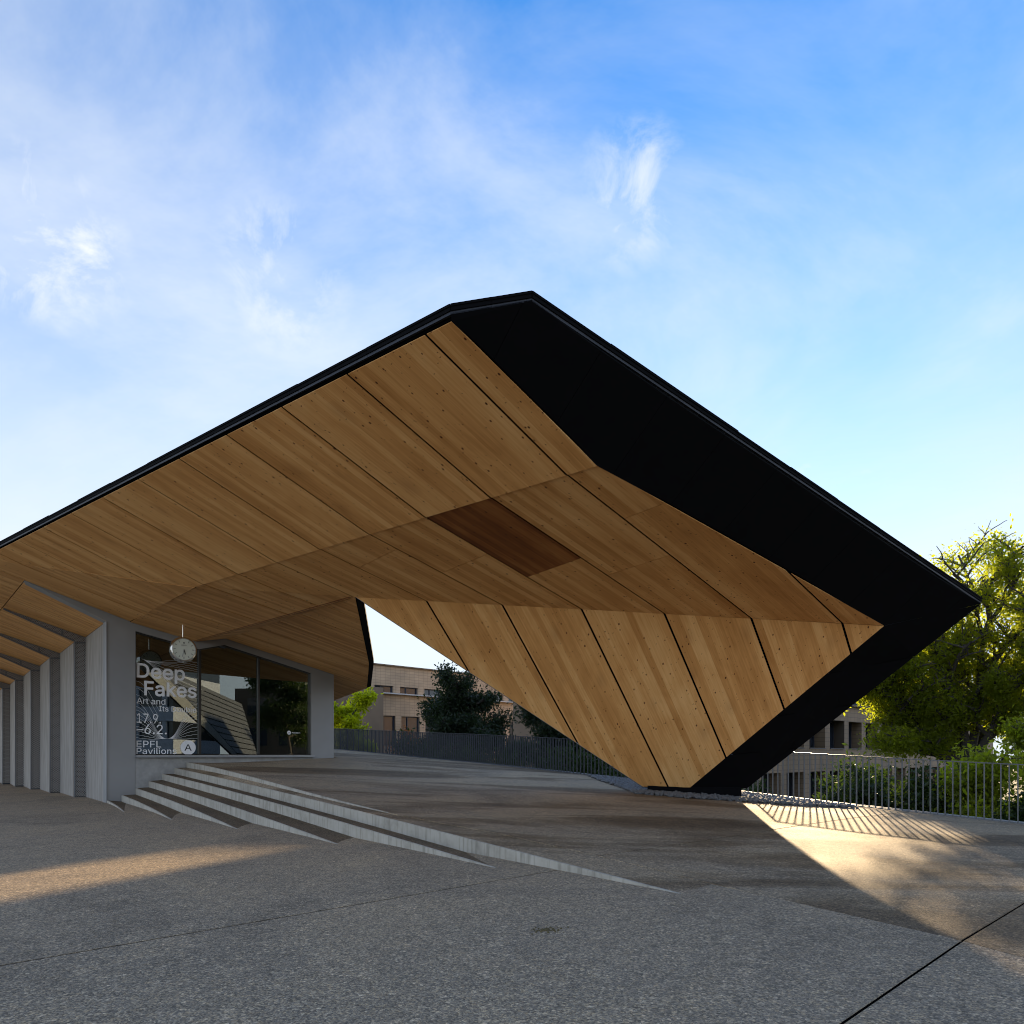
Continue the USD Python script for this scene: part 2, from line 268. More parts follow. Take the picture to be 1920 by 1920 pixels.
def tiles(name, col, mort):
    return mat(name, {'tc': ('texture_coordinate', {}), 'b': ('brick_texture', {'offset': 0.0, 'color1': col, 'color2': tuple(c * .9 for c in col), 'mortar': mort, 'scale': 1.0, 'mortar_size': .012, 'brick_width': .6, 'row_height': .3, 'mortar_smooth': .2}),
                      'g': ('geometry', {}), 'n': ('noise_texture', {'scale': .5, 'detail': 6.0}), 'r': ('rgb_ramp', {'ramp': [(.3, (.8, .8, .8)), (.7, (1.12, 1.1, 1.08))]}),
                      'mu': ('mix_color', {'blend_type': 'multiply', 'fac': 1., 'use_clamp': False}), 'p': ('principled_bsdf', {'roughness': .7})},
               [('tc.UV', 'b.vector'), ('g.position', 'n.vector'), ('n.fac', 'r.fac'), ('b.color', 'mu.a'), ('r.color', 'mu.b'), ('mu.result', 'p.base_color')])
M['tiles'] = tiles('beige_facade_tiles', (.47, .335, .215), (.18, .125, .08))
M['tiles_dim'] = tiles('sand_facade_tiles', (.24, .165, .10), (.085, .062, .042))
M['ledge'] = plain('pale_stone_ledge', (.46, .44, .42), .7, var=.1)
M['grey_office'] = plain('blue_grey_panels', (.30, .34, .42), .6, var=.1)
def leaf(name, c0, c1, c2, trans, tw):
    return mat(name, {'g': ('geometry', {}), 'r': ('rgb_ramp', {'ramp': [(0, c0), (.5, c1), (1, c2)]}), 'r2': ('rgb_ramp', {'ramp': [(0, trans[0]), (.55, trans[1]), (1, trans[2])]}),
                      'p': ('principled_bsdf', {'roughness': .5, 'specular_ior_level': .35}), 't': ('translucent_bsdf', {}), 'm': ('mix_closure', {'fac': tw})},
               [('g.random_per_island', 'r.fac'), ('g.random_per_island', 'r2.fac'), ('r.color', 'p.base_color'), ('r2.color', 't.color'), ('p.BSDF', 'm.closure1'), ('t.BSDF', 'm.closure2')], surface='m.closure')
M['leaf_tree'] = leaf('honey_locust_leaves', (.10, .11, .010), (.19, .18, .014), (.34, .25, .02), ((.40, .46, .015), (.80, .72, .02), (.92, .66, .03)), .70)
M['leaf_yellow'] = leaf('yellow_green_leaves', (.14, .16, .008), (.24, .22, .010), (.32, .24, .01), ((.75, .78, .015), (.95, .86, .015), (.95, .74, .02)), .75)
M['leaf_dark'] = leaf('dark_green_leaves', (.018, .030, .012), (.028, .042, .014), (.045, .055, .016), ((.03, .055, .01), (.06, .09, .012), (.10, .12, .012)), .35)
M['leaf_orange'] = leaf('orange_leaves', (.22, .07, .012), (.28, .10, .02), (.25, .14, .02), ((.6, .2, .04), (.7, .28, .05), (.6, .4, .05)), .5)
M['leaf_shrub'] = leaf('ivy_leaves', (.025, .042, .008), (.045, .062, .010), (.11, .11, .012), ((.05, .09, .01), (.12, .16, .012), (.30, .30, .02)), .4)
M['pebble'] = mat('gravel_stone', {'g': ('geometry', {}), 'r': ('rgb_ramp', {'ramp': [(0, (.10, .10, .10)), (.5, (.22, .215, .205)), (1, (.42, .41, .39))]}), 'p': ('principled_bsdf', {'roughness': .75})},
                  [('g.random_per_island', 'r.fac'), ('r.color', 'p.base_color')])
M['moss'] = plain('dry_moss', (.10, .075, .03), .95, var=.5, scale=40)
#BODY
# ------------------------------------------------------------------ ground: plaza, ramp, steps
def zplaza(x, y): return -1.12 + .005 * x - .0035 * y
RP = np.array([(-10.01, 18.12, -.057), (-5.776, 22.1, -.069), (-9.109, 34.855, .30), (1.739, 20.967, -.558), (6.438, 15.975, -1.013), (9.248, 12.311, -1.262),
               (-3.5, 27.956, -.131), (-.382, 24.398, -.363), (2.932, 15.296, -.826), (3.894, 15.079, -.875), (-1.868, 10.291, -.87), (-.181, 8.577, -.98),
               (.889, 7.234, -1.059), (1.332, 6.622, -1.093), (1.756, 5.984, -1.128), (2.071, 5.402, -1.127), (2.313, 4.927, -1.124), (2.688, 4.19, -1.119),
               (2.769, 3.932, -1.118), (-9.075, 19., -.208), (3.5, 2.5, -1.109), (5, 2, -1.10), (12, 8.6, -1.42), (-16, 43.7, .55)])
zramp_ = RBFInterpolator(RP[:, :2], RP[:, 2], kernel='thin_plate_spline', smoothing=.3)
def zramp(xy): return zramp_(np.atleast_2d(xy))
def sp_of(x, y): return (x * Ee[0] + y * Ee[1], x * D[0] + y * D[1])      # -> (p, s)
def xy_of(q): q = np.atleast_2d(q); return q[:, :1] * Ee[:2] + q[:, 1:2] * D[:2]
STAIR_EDGE = [(-9.075, 19.0), (-6.3, 15.55), (-3.7, 12.4), (-1.868, 10.291), (-.181, 8.577), (.889, 7.234), (1.332, 6.622), (1.756, 5.984)]
SEAM = [(2.071, 5.402), (2.313, 4.927), (2.688, 4.19), (2.85, 3.70), (4.4, .9), (7.0, -4.0)]
RAMP = STAIR_EDGE + SEAM + [(22, -4.0), (9.45, 12.42), (5.35, 17.75), (1.95, 21.12), (-9.0, 35.05), (-16, 43.9), (-30, 50), (-19.5, 36.7), (-5.6, 22.0)]
ramp_poly = Polygon([sp_of(*q) for q in RAMP])
plaza_poly = Polygon([sp_of(*q) for q in [(-45, -25), (22, -25), (22, -4.0), (7.0, -4.0)] + SEAM[::-1] + STAIR_EDGE[::-1] + [(-5.6, 22.0), (-19.5, 36.7), (-34, 52), (-60, 40)]]).buffer(0)
JOINTS = [-30, -21.5, -14.0, -6.5, 1.13, 4.62, 8.35, 12.2, 16.0, 19.85, 26., 32., 60]
plaza = thing('plaza', 'wide grey exposed-aggregate plaza of large slabs in front of the pavilion', 'plaza', kind='structure')
def lift_plaza(dz): 
    def f(q):
        xy = xy_of(q); return np.c_[xy, zplaza(xy[:, 0], xy[:, 1]) + dz + H]
    return f
for a, b in zip(JOINTS[:-1], JOINTS[1:]):
    g0, g1 = [(.0085 if abs(t - 1.13) < .1 else .013 if abs(t - 4.62) < .1 else .006) for t in (a, b)]
    for pg in polys(plaza_poly.intersection(sbox(-200, a + g0, 200, b - g1))):
        m, c = plate(pg, lift_plaza(-.12), np.array([0, 0, .12])); obj('slab', m, M['agg'], plaza)
m, c = plate(polys(plaza_poly)[0].buffer(-.02), lift_plaza(-.06), np.array([0, 0, .0562])); obj('joint_bed', m, M['black_gap'], plaza)
ramp = thing('ramp', 'sloping aggregate ramp with damp patches rising under the wooden roof', 'ramp', kind='structure')
def sheet(pg, zf, cell=.7, skirt=.15):
    x0, y0, x1, y1 = pg.bounds; V, F, n = [], [], 0
    pg = polys(pg.segmentize(cell).buffer(0))[0]
    shapely.prepare(pg)
    for x in np.arange(x0, x1, cell):
        col = pg.intersection(sbox(x, y0 - 1, x + cell, y1 + 1))
        if col.is_empty: continue
        _, b0, _, b1 = col.bounds
        for y in np.arange(math.floor((b0 - y0) / cell) * cell + y0, b1, cell):
            for q in polys(col.intersection(sbox(x, y, x + cell, y + cell))):
                v, f = earcut(shapely.geometry.polygon.orient(q)); V.append(v); F.append(f + n); n += len(v)
    v = np.vstack(V); f = np.vstack(F)
    xy = xy_of(v); t = trimesh.Trimesh(np.c_[xy, zf(xy) + H], f, process=False)
    t.merge_vertices(digits_vertex=5)
    nz = t.face_normals[:, 2]; t.faces[nz < 0] = t.faces[nz < 0][:, ::-1]
    r = np.array(pg.exterior.coords); rxy = xy_of(r); z = zf(rxy) + H; k = len(r)
    sk = trimesh.Trimesh(np.vstack([np.c_[rxy, z], np.c_[rxy, z - skirt]]), np.vstack([[(i, i + k, i + 1), (i + 1, i + k, i + 1 + k)] for i in range(k - 1)]).reshape(-1, 3), process=False)
    return cat_([t, sk])
for a, b in zip(JOINTS[:-1], JOINTS[1:]):
    g0, g1 = [(.0085 if abs(t - 1.13) < .1 else .013 if abs(t - 4.62) < .1 else .006) for t in (a, b)]
    for pg in polys(ramp_poly.intersection(sbox(-200, a + g0, 200, b - g1))):
        if pg.area > .05: obj('slab', sheet(pg, zramp), M['agg_ramp'], ramp, smooth=30)
obj('joint_bed', sheet(ramp_poly.buffer(-.02), lambda xy: zramp(xy) - .005, .5, .05), M['black_gap'], ramp)
rim = Polygon([sp_of(*q) for q in [(22.3, -4.0), (9.62, 12.5), (5.5, 17.9), (2.05, 21.25), (-8.9, 35.2), (-16, 44.1), (-16, 43.9), (-9.0, 35.06), (1.95, 21.13), (5.35, 17.76), (9.46, 12.43), (22, -4.0)]])
obj('edge_beam', sheet(rim.buffer(0), lambda xy: zramp(xy) + .03, 3.0, 3.6), M['base_concrete'], ramp)

obj('terrain', trimesh.Trimesh([(-500, -500, -3.6), (500, -500, -3.6), (500, 500, -3.6), (-500, 500, -3.6)], [(0, 1, 2), (0, 2, 3)], process=False), M['earth'],
    label='lower ground beyond the railings with dark soil', cat='ground', kind='structure')

st = thing('steps', 'fan of six low concrete steps tapering into the plaza from the pavilion wall', 'steps')
NOS = [((-10.5, 17.656, -1.172), (-8.299, 14.549, -1.212)), ((-10.251, 17.89, -1.05), (-6.315, 12.63, -1.196)), ((-10.009, 18.119, -.879), (-4.401, 10.889, -1.18)),
       ((-9.776, 18.338, -.696), (-2.283, 8.897, -1.163)), ((-9.536, 18.564, -.508), (-.181, 6.936, -1.145)), ((-9.306, 18.782, -.35), (1.372, 5.567, -1.133))]
def nos(i, t):
    a, b = map(np.array, NOS[i]); t = np.asarray(t)[:, None]
    bow = np.array([.778, .627, 0]) * (.16 * 4 * t * (1 - t)) * (np.linalg.norm(b - a) / 17)
    return a + (b - a) * t + bow + np.array([0, 0, H])
E6 = np.array([(x, y, zramp([(x, y)])[0]) for x, y in STAIR_EDGE]); E6[0, 2] = -.208; E6[-1, 2] = -1.1325
d6 = np.r_[0, np.cumsum(np.linalg.norm(np.diff(E6[:, :2], axis=0), axis=1))]; d6 /= d6[-1]
def edge6(t):
    xy = np.c_[[np.interp(t, d6, E6[:, k]) for k in range(2)]].T
    return np.c_[xy, zramp(xy) + H]
def ribbon(a, b):
    n = len(a); return trimesh.Trimesh(np.vstack([a, b]), np.vstack([[(i, i + 1, i + n), (i + 1, i + 1 + n, i + n)] for i in range(n - 1)]).reshape(-1, 3), process=False)
RISE = np.array([0, 0, .165])
for i in range(7):
    t = np.linspace(0, 1.12 if i < 5 else 1.0, 40)
    s_ = node('step', st)
    if i < 6:
        top = nos(i, t); nxt = nos(i + 1, t) - RISE if i < 5 else edge6(t) - np.c_[0 * t, 0 * t, np.interp(t, [0, d6[3], 1], [.145, .012, 0.004])]
        t0 = top + np.array([.778, .627, 0]) * .028
        obj('riser', cat_([ribbon(top - RISE - [0, 0, .08], top), ribbon(top, t0), ribbon(t0, t0 - [0, 0, .02])]), M['riser'], s_)
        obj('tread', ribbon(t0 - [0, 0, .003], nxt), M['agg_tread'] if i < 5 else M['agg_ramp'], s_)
    else:
        t = np.linspace(0, d6[3], 60); top = edge6(t) - np.array([.778, .627, 0]) * .004; h = np.interp(t, [0, d6[3]], [.15, .004])
        t0 = top + np.array([.778, .627, 0]) * .03 + [0, 0, .004]
        obj('riser', cat_([ribbon(top - np.c_[0 * h, 0 * h, h], top + [0, 0, .004]), ribbon(top + [0, 0, .004], t0)]), M['riser'], s_)

# ------------------------------------------------------------------ the pavilion
pav = thing('pavilion', 'long pavilion under a folded black-edged roof lined with knotty timber panels', 'pavilion')
PL = {'A': (6.86942, -.08461, -.38773), 'B': (5.73328, -.05829, -.24182), 'W': (21.32412, -.74997, -1.2032), 'D': (4.98855, -.02416, -.19655), 'E': (5.3592, -.0161, -.29923), 'G': (4.58456, .02235, -.221)}
def zpl(k, q): q = np.atleast_2d(q); a, b, c = PL[k]; return a + b * q[:, 1] + c * q[:, 0]
def lift_pl(k, up_=0.0):
    a, b, c = PL[k]; n = np.array([-b, -c, 1.]); n /= np.linalg.norm(n)
    nv = n[0] * D + n[1] * Ee + n[2] * Z
    return (lambda q: Wn(np.c_[q[:, 1], q[:, 0], zpl(k, q)]) + nv * up_), nv
T = (7.27, 12.42); Q = (5.08, 15.30); A0 = (4.524, 5.738); A1 = (6.845, 5.655); C = (13.14, 4.283); WB = (13.176, 8.302); WL = (12.625, 9.12); F4 = (6.66, 20.05); GR = (7.50, 20.05)
AEe = (1.857, 19.64); ED = (5.02, 20.05)
FACET = {'A': [A0, A1, Q, AEe], 'B': [A1, C, T, Q], 'W': [C, WB, WL, T], 'D': [Q, T, F4, ED],
         'E': [AEe, Q, ED, (2.72, 20.05), (2.72, 45.), (-3.0, 45.)], 'G': [T, (10.53, 17.209), (12.394, 20.392), (11.95, 20.06), GR]}
U = 1.267; SPLIT = {0: 8.0, 1: 9.19, 2: 8.52, 3: 7.59, 4: 6.62}
prng = np.random.default_rng(3)
def wood_uv(c, k):
    a = math.sqrt(1 + PL[k][2] ** 2) if k else 1.05
    return np.c_[c[:, 1] + prng.uniform(0, 300), c[:, 0] * a + prng.uniform(0, 300)]
for k, pts in FACET.items():
    pg = Polygon(pts).buffer(0)
    lf, nv = lift_pl(k)
    m, c = plate(polys(pg.buffer(.015))[0], lift_pl(k, .014)[0], nv * .05); obj('roof_backing', m, M['black_gap'], pav)
    for i in range(-2, 33):
        s0, s1 = (3.825 + i) * U + .015, (4.825 + i) * U - .015
        cuts = [(-50, SPLIT[i] - .0025), (SPLIT[i] + .0025, 50)] if k == 'B' and i in SPLIT else [(-50, 50)]
        for ci, (p0, p1) in enumerate(cuts):
            for q in polys(pg.intersection(sbox(p0, s0, p1, s1)).buffer(-.002)):
                if q.area < .01: continue
                m, c = plate(q, lf, nv * .012)
                dark = k == 'B' and i == 2 and ci == 0
                obj('wall_panel' if k == 'W' else 'soffit_panel', m, M['wood_dark'] if dark else M['wood'], pav, uv=wood_uv(c, k), label='dark brown weathered timber panel in the middle of the roof lining' if dark else None)
# step between the two lower folds, running into the wall head
tz = float(zpl('D', T)[0])
m = trimesh.Trimesh([W(T[1], T[0], tz), W(F4[1], F4[0], zpl('D', F4)[0]), W(GR[1], GR[0], zpl('G', GR)[0])], [(0, 1, 2)], process=False)
obj('soffit_panel', m, M['wood'], pav, uv=np.array([[12.4, 7.2], [20, 6.6], [20, 7.5]]))
m = trimesh.Trimesh([W(T[1] - .1, T[0], tz + .12), W(F4[1], F4[0] - .15, float(zpl('D', F4)[0]) + .30), W(GR[1], GR[0] + .15, float(zpl('G', GR)[0]) + .14)], [(0, 1, 2)], process=False)
obj('roof_backing', m, M['black_gap'], pav)
for a_, b_ in (((T[0], T[1]), F4),):
    obj('roof_backing', quadmesh(W(a_[1], a_[0] - .1, tz + .06), W(b_[1], b_[0] - .1, float(zpl('D', F4)[0]) + .06), W(b_[1], b_[0] - .1, float(zpl('D', F4)[0]) + .5), W(a_[1], a_[0] - .1, tz + .5), -Ee * .02), M['black_gap'], pav)
obj('leak_strip', bar(W(12.42, 7.262, tz + .03), W(F4[1], F4[0], float(zpl('D', F4)[0]) + .03), .10, .05), M['wood_dark'], pav, uv=None)  # strip added to close a light leak along the fold
# pleated side wall and the pleated soffit above it
S0, PITCH = 20.05, 3.801
for k in range(0, 6):
    sa, sb = S0 + PITCH * k, S0 + PITCH * (k + 1)
    zl, zu = 3.468 - .075 * k, 3.565 - .07 * k
    ta, tb = float(zpl('E', (2.72, sa))[0]), float(zpl('E', (2.72, sb))[0])
    def pt(u, w):
        s = sa + (sb - sa) * u; return W(s, 2.72 + (4.47 + .279 * u - 2.72) * w, (ta + (tb - ta) * u) * (1 - w) + (zl + (zu - zl) * u) * w)
    for j in range(3):
        u0, u1 = j / 3 + .005, (j + 1) / 3 - .005
        m = quadmesh(pt(u0, .01), pt(u1, .01), pt(u1, .998), pt(u0, .998), np.array([0, 0, .04]))
        o = prng.uniform(0, 300, 2); cc = np.array([(sa + u0 * PITCH, 2.72), (sa + u1 * PITCH, 2.72), (sa + u1 * PITCH, 4.7), (sa + u0 * PITCH, 4.5)] * 2) + o
        obj('soffit_panel', m, M['wood'], pav, uv=cc)
    nb = 11
    for j in range(nb):
        u0, u1 = j / nb + .0012, (j + 1) / nb - .0012
        def wp(u, top):
            s = sa + (sb - sa) * u; return W(s, 4.47 + .279 * u, (zl + (zu - zl) * u - .004) if top else -1.27 - .012 * k)
        out = Ee * (.028 + .006 * prng.random())
        obj('timber_board', quadmesh(wp(u0, 0), wp(u1, 0), wp(u1, 1), wp(u0, 1), out), M['cladding'], pav)
    zb = -1.30 - .012 * k
    obj('board_backing', quadmesh(W(sa + .35 * (k == 0), 4.53, zb), W(sb, 4.80, zb), W(sb, 4.80, zu - .02), W(sa + .35 * (k == 0), 4.53, zl - .02), Ee * .02), M['black_gap'], pav)
    obj('corner_trim', bar(W(sa - .012, 4.462, zb), W(sa - .012, 4.462, zl), .022, .022, D), M['alu'], pav)
    # perforated return in the frame plane at sb
    zl2 = zl - .075
    pg = Polygon([(2.74, tb - .01), (4.745, zu), (4.745, zb), (4.462, zb), (4.462, zl2)])
    m, c = wallplate(pg, W(sb - .03, 0, 0), Ee, Z, .003, -D); obj('perforated_panel', m, M['perforated'], pav, uv=c)
    m, c = wallplate(pg.buffer(-.004), W(sb + .14, 0, 0), Ee, Z, .01, -D); obj('brown_lining', m, M['brown_back'], pav)
    for a, b, w in (((2.74, tb - .03), (4.462, zl2 + .02), .055), ((4.462, zl2 - .02), (4.745, zl2 + .0), .05), ((4.15, zl2 + .13), (4.15, zu + .13), .05), ((4.475, zb), (4.475, zl2), .02), ((4.462, zb + .03), (4.745, zb + .03), .06)):
        obj('panel_frame', bar(W(sb - .045, *a), W(sb - .045, *b), .014, w, np.cross(D, b[0] * Ee + b[1] * Z - a[0] * Ee - a[1] * Z)), M['steel_dark'] if w == .06 else M['steel'], pav)
obj('leak_screen', quadmesh(W(20.4, 5.0, -1.5), W(46, 5.0, -1.5), W(46, 5.0, 4.2), W(20.4, 5.0, 4.2), Ee * .05), M['black_gap'], pav)  # unseen black sheet added to stop daylight leaking past the pleats
# end wall, window, base
def zE(p): return float(zpl('E', (p, 20.05))[0])
wallpg = Polygon([(2.73, zE(2.73) - .004), (4.466, 3.472), (4.466, -1.36), (5.144, -1.36), (5.144, 3.303), (6.776, 2.996), (7.487, 3.195), (10.17, 2.598), (10.17, -.16), (10.959, -.16), (10.959, 2.664), (11.74, 2.568),
                  (7.50, float(zpl('G', GR)[0]) + .03), (6.66, float(zpl('D', F4)[0]) + .03), (5.02, zE(5.02) + .03), (2.73, zE(2.73) + .03)])
m, c = wallplate(wallpg, W(20.05, 0, 0), Ee, Z, .34, D); obj('end_wall', m, M['plaster'], pav, label='grey rendered end wall around the shop window')
m, c = wallplate(Polygon([(5.148, -1.4), (10.3, -1.4), (10.3, -.062), (5.148, -.062)]), W(20.058, 0, 0), Ee, Z, .3, D); obj('base_wall', m, M['base_concrete'], pav)
win = node('window', pav)
OPEN = Polygon([(5.146, .0), (10.168, .0), (10.168, 2.60), (7.487, 3.193), (6.776, 2.994), (5.146, 3.301)])
fr = OPEN.difference(OPEN.buffer(-.026, join_style='mitre'))
m, c = wallplate(polys(fr)[0], W(20.10, 0, 0), Ee, Z, .12, D); obj('frame', m, M['frame'], win)
for p, w in ((6.805, .07), (8.51, .05)):
    zt = np.interp(p, [6.776, 7.487, 10.168], [2.994, 3.193, 2.60]) - .04
    obj('mullion', bar(W(20.15, p, .04), W(20.15, p, zt), .10, w, Ee), M['frame'], win)
for a, b in ((5.146, 6.77), (6.84, 8.485), (8.535, 10.168)):
    pg = OPEN.buffer(-.022, join_style='mitre').intersection(sbox(a, 0, b, 5))
    m, c = wallplate(pg, W(20.17, 0, 0), Ee, Z, .01, D); obj('pane', m, M['glass'], win)
obj('sill', bar(W(20.02, 5.146, -.03), W(20.02, 10.25, -.03), .12, .06), M['alu'], win)
obj('sill', bar(W(19.985, 5.146, -.004), W(19.985, 10.25, -.004), .03, .012), M['pole'], win)
GL = 20.166
def lettering(txt, p0, p1, z0, zc, bold=False, m='vinyl'):
    t = meshkit.text_mesh(txt, 1.0, .004, bold); b = t.bounds
    v = t.vertices.copy(); v[:, 0] = (v[:, 0] - b[0][0]) * (p1 - p0) / (b[1][0] - b[0][0]) + p0
    v[:, 1] = v[:, 1] * (zc - z0) + z0
    P = W(GL, 0, 0) + v[:, :1] * Ee + v[:, 1:2] * Z - v[:, 2:3] * D
    return trimesh.Trimesh(P, t.faces, process=False)
LET = [('Deep', 5.20, 6.427, 2.095, 2.465, 1), ('Fakes', 5.385, 6.733, 1.628, 1.998, 1), ('Art and', 5.205, 5.915, 1.388, 1.543, 0), ('Its Double', 5.753, 6.726, 1.205, 1.350, 0),
       ('17.9.', 5.205, 5.80, .868, 1.122, 0), ('\u20136.2.', 5.20, 5.949, .577, .835, 0), ('EPFL', 5.20, 5.807, .215, .390, 0), ('Pavilions', 5.20, 6.203, .035, .195, 0)]
for t, a, b, z0, zc, bo in LET: obj('lettering', lettering(t, a, b, z0, zc, bool(bo)), M['vinyl'], win)
def disc(p, z, r, th, m, name):
    o = trimesh.creation.cylinder(r, th, sections=48); v = o.vertices; P = W(GL - th / 2, p, z) + v[:, :1] * Ee + v[:, 1:2] * Z - v[:, 2:3] * D
    obj(name, trimesh.Trimesh(P, o.faces, process=False), m, win)
disc(6.51, .215, .205, .004, M['vinyl'], 'round_sign'); disc(9.485, .70, .06, .004, M['vinyl'], 'round_sign')
GL = 20.160
obj('lettering', lettering('A', 6.412, 6.60, .125, .305, False), M['vinyl_dark'], win)
obj('lettering', lettering('A', 9.458, 9.512, .675, .725), M['vinyl_dark'], win)
GL = 20.166
obj('lettering', lettering('Pavilion', 9.58, 9.85, .685, .725), M['vinyl'], win)
def stroke(pts, w=.0055):
    p = np.array(pts); t = np.gradient(p, axis=0); n = np.c_[-t[:, 1], t[:, 0]]; n /= np.linalg.norm(n, axis=1, keepdims=True) + 1e-9
    f3 = lambda q: W(GL - .001, 0, 0) + q[:, :1] * Ee + q[:, 1:2] * Z
    return ribbon(f3(p - n * w / 2), f3(p + n * w / 2))
def bez(a, b, c, d, n=24):
    t = np.linspace(0, 1, n)[:, None]; a, b, c, d = map(np.array, (a, b, c, d)); return a * (1 - t) ** 3 + 3 * b * t * (1 - t) ** 2 + 3 * c * t * t * (1 - t) + d * t ** 3
lines = []
for j, ze in enumerate((1.451, 1.344, 1.237, 1.118, 1.012, .905, .799, .692, .586, .473)):
    lines.append(stroke(bez((5.966, .463), (6.30, .45), (6.36, ze - .03), (6.765, ze))))
for ze in (1.432, 1.314, 1.219, 1.113, 1.006, .90, .782, .664, .558, .475):
    lines.append(stroke(bez((5.966, .455), (5.62, .44), (5.56, ze - .06), (5.15, ze))))
for ze in (2.61, 2.54, 2.485, 2.42, 2.36, 2.17, 1.971, 1.846, 1.72, 1.595, 1.469):
    lines.append(stroke(bez((5.318, 2.595), (5.75, 2.45), (6.05, ze + .12), (6.765, ze)), .0045))
for ze in (1.99, 1.8, 1.62): lines.append(stroke(bez((5.15, ze), (5.4, ze), (5.5, ze - .3), (5.75, ze - .75)), .0045))
obj('line_drawing', cat_(lines), M['vinyl'], win)
# room behind the glass
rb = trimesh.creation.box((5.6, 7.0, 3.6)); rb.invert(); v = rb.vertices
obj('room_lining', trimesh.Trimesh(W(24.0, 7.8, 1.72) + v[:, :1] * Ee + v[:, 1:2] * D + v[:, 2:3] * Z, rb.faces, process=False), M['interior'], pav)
# right-hand pleat under the roof end
rp = [W(20.06, 10.96, 2.655), W(20.06, 11.74, 2.56), W(20.392, 12.394, 2.30), W(23.85, 13.1, 2.13), W(23.85, 10.9, 2.72)]
m = trimesh.Trimesh(rp, [(0, 1, 2), (0, 2, 3), (0, 3, 4)], process=False); obj('soffit_panel', m, M['wood'], pav, uv=np.array([(20, 11), (20, 11.7), (20.4, 12.4), (23.8, 13.1), (23.8, 10.9)]))
obj('side_wall', quadmesh(W(20.39, 10.90, -.3), W(34, 10.90, -.3), W(34, 10.90, 2.70), W(20.39, 10.90, 2.70), Ee * .058), M['plaster'], pav)

# black bevelled roof edge
O0 = np.array((5.712, 4.49, 4.68)); O1 = np.array((5.18, 5.175, 4.875)); O2 = np.array((3.15, 14.63, 2.74)); O3 = np.array((7.27, 13.85, -.72))
def z_at(k, q): return float(zpl(k, q)[0])
ctrl = np.array([(*A0[::-1], z_at('A', A0)), (*A1[::-1], z_at('A', A1)), (*C[::-1], z_at('B', C)), (*WB[::-1], z_at('W', WB)), O1, O2, O3])
bv, *_ = np.linalg.lstsq(np.c_[np.ones(len(ctrl)), ctrl[:, :2]], ctrl[:, 2], rcond=None)
BR = RBFInterpolator(np.vstack([ctrl, O0])[:, 1::-1], np.vstack([ctrl, O0])[:, 2] - (bv[0] + np.vstack([ctrl, O0])[:, :2] @ bv[1:]), kernel='linear')
def lift_bv(q): return Wn(np.c_[q[:, 1], q[:, 0], bv[0] + bv[1] * q[:, 1] + bv[2] * q[:, 0] + BR(q)])
ub = Polygon([A0, A1, C, O2[1::-1], O1[1::-1], O0[1::-1]]).buffer(0)
for i in range(4, 15):
    for q in polys(ub.intersection(sbox(i + .103, -9, i + 1.097, 30))):
        if q.area > .003:
            m, c = plate(q, lift_bv, np.array([0, 0, .015])); obj('edge_panel', m, M['black'], pav)
m, c = plate(ub.buffer(.004), lambda q: lift_bv(q) + [0, 0, .10], np.array([0, 0, .01])); obj('roof_backing', m, M['black'], pav)
n = 4
for i in range(n):
    f = lambda t: (np.array((*C[::-1], z_at('B', C))) * (1 - t) + np.array((*WB[::-1], z_at('W', WB))) * t, O2 * (1 - t) + O3 * t)
    (a, b), (d_, e_) = f(i / n + .002), f((i + 1) / n - .002)
    obj('edge_panel', quadmesh(W(*a), W(*d_), W(*e_), W(*b), np.array([.015, .02, .0])), M['black'], pav)
obj('roof_backing', quadmesh(W(4.34, 13.28, 2.30), W(8.28, 13.32, -.74), W(7.30, 13.92, -.72), W(3.30, 14.66, 2.66), np.array([.03, .06, .0])), M['black'], pav)
# thin black edge along the far roof end
for a, b in (((7.29, 12.42), (10.53, 17.209)), ((10.53, 17.209), (12.394, 20.392)), ((12.394, 20.392), (13.1, 23.85))):
    za, zb_ = (z_at('G', a), z_at('G', b)) if b[0] < 13 else (z_at('G', a), 2.13)
    o = np.array([-.05, .13, .06]); A_, B_ = np.array([a[1], a[0], za]), np.array([b[1], b[0], zb_])
    obj('edge_panel', quadmesh(W(*A_), W(*B_), W(*(B_ + o)), W(*(A_ + o)), np.array([0, 0, .1])), M['black'], pav)
# fascia and slate edges
FH = .075
def fascia(a, b, n, outn, slate=True):
    a, b = np.array(a, float), np.array(b, float)
    for i in range(n):
        p, q = a + (b - a) * i / n, a + (b - a) * (i + 1) / n
        j = prng.uniform(-.006, .010)
        P, R = W(*p), W(*q); g = (R - P) / np.linalg.norm(R - P) * .002
        obj('drip_edge', quadmesh(P + g, R - g, R - g + Z * .032, P + g + Z * .032, outn * .02), M['drip'], pav)
        obj('fascia', quadmesh(P + g + Z * .034 - outn * .012, R - g + Z * .034 - outn * .012, R - g + Z * FH - outn * .012, P + g + Z * FH - outn * .012, outn * .05), M['black'], pav)
        obj('edge_slate', quadmesh(P + Z * (FH + .001 + j * .4) - outn * .02, R + Z * (FH + .001 + j * .4) - outn * .02, R + Z * (FH + .026 + j) - outn * .02, P + Z * (FH + .026 + j) - outn * .02, outn * .4), M['black'], pav)
EV = (45., -3.005, 4.235)
fascia(EV, O0, 31, Ee * .97); fascia(O0, O1, 2, (Ee + D) / 1.41); fascia(O1, O2, 9, D)
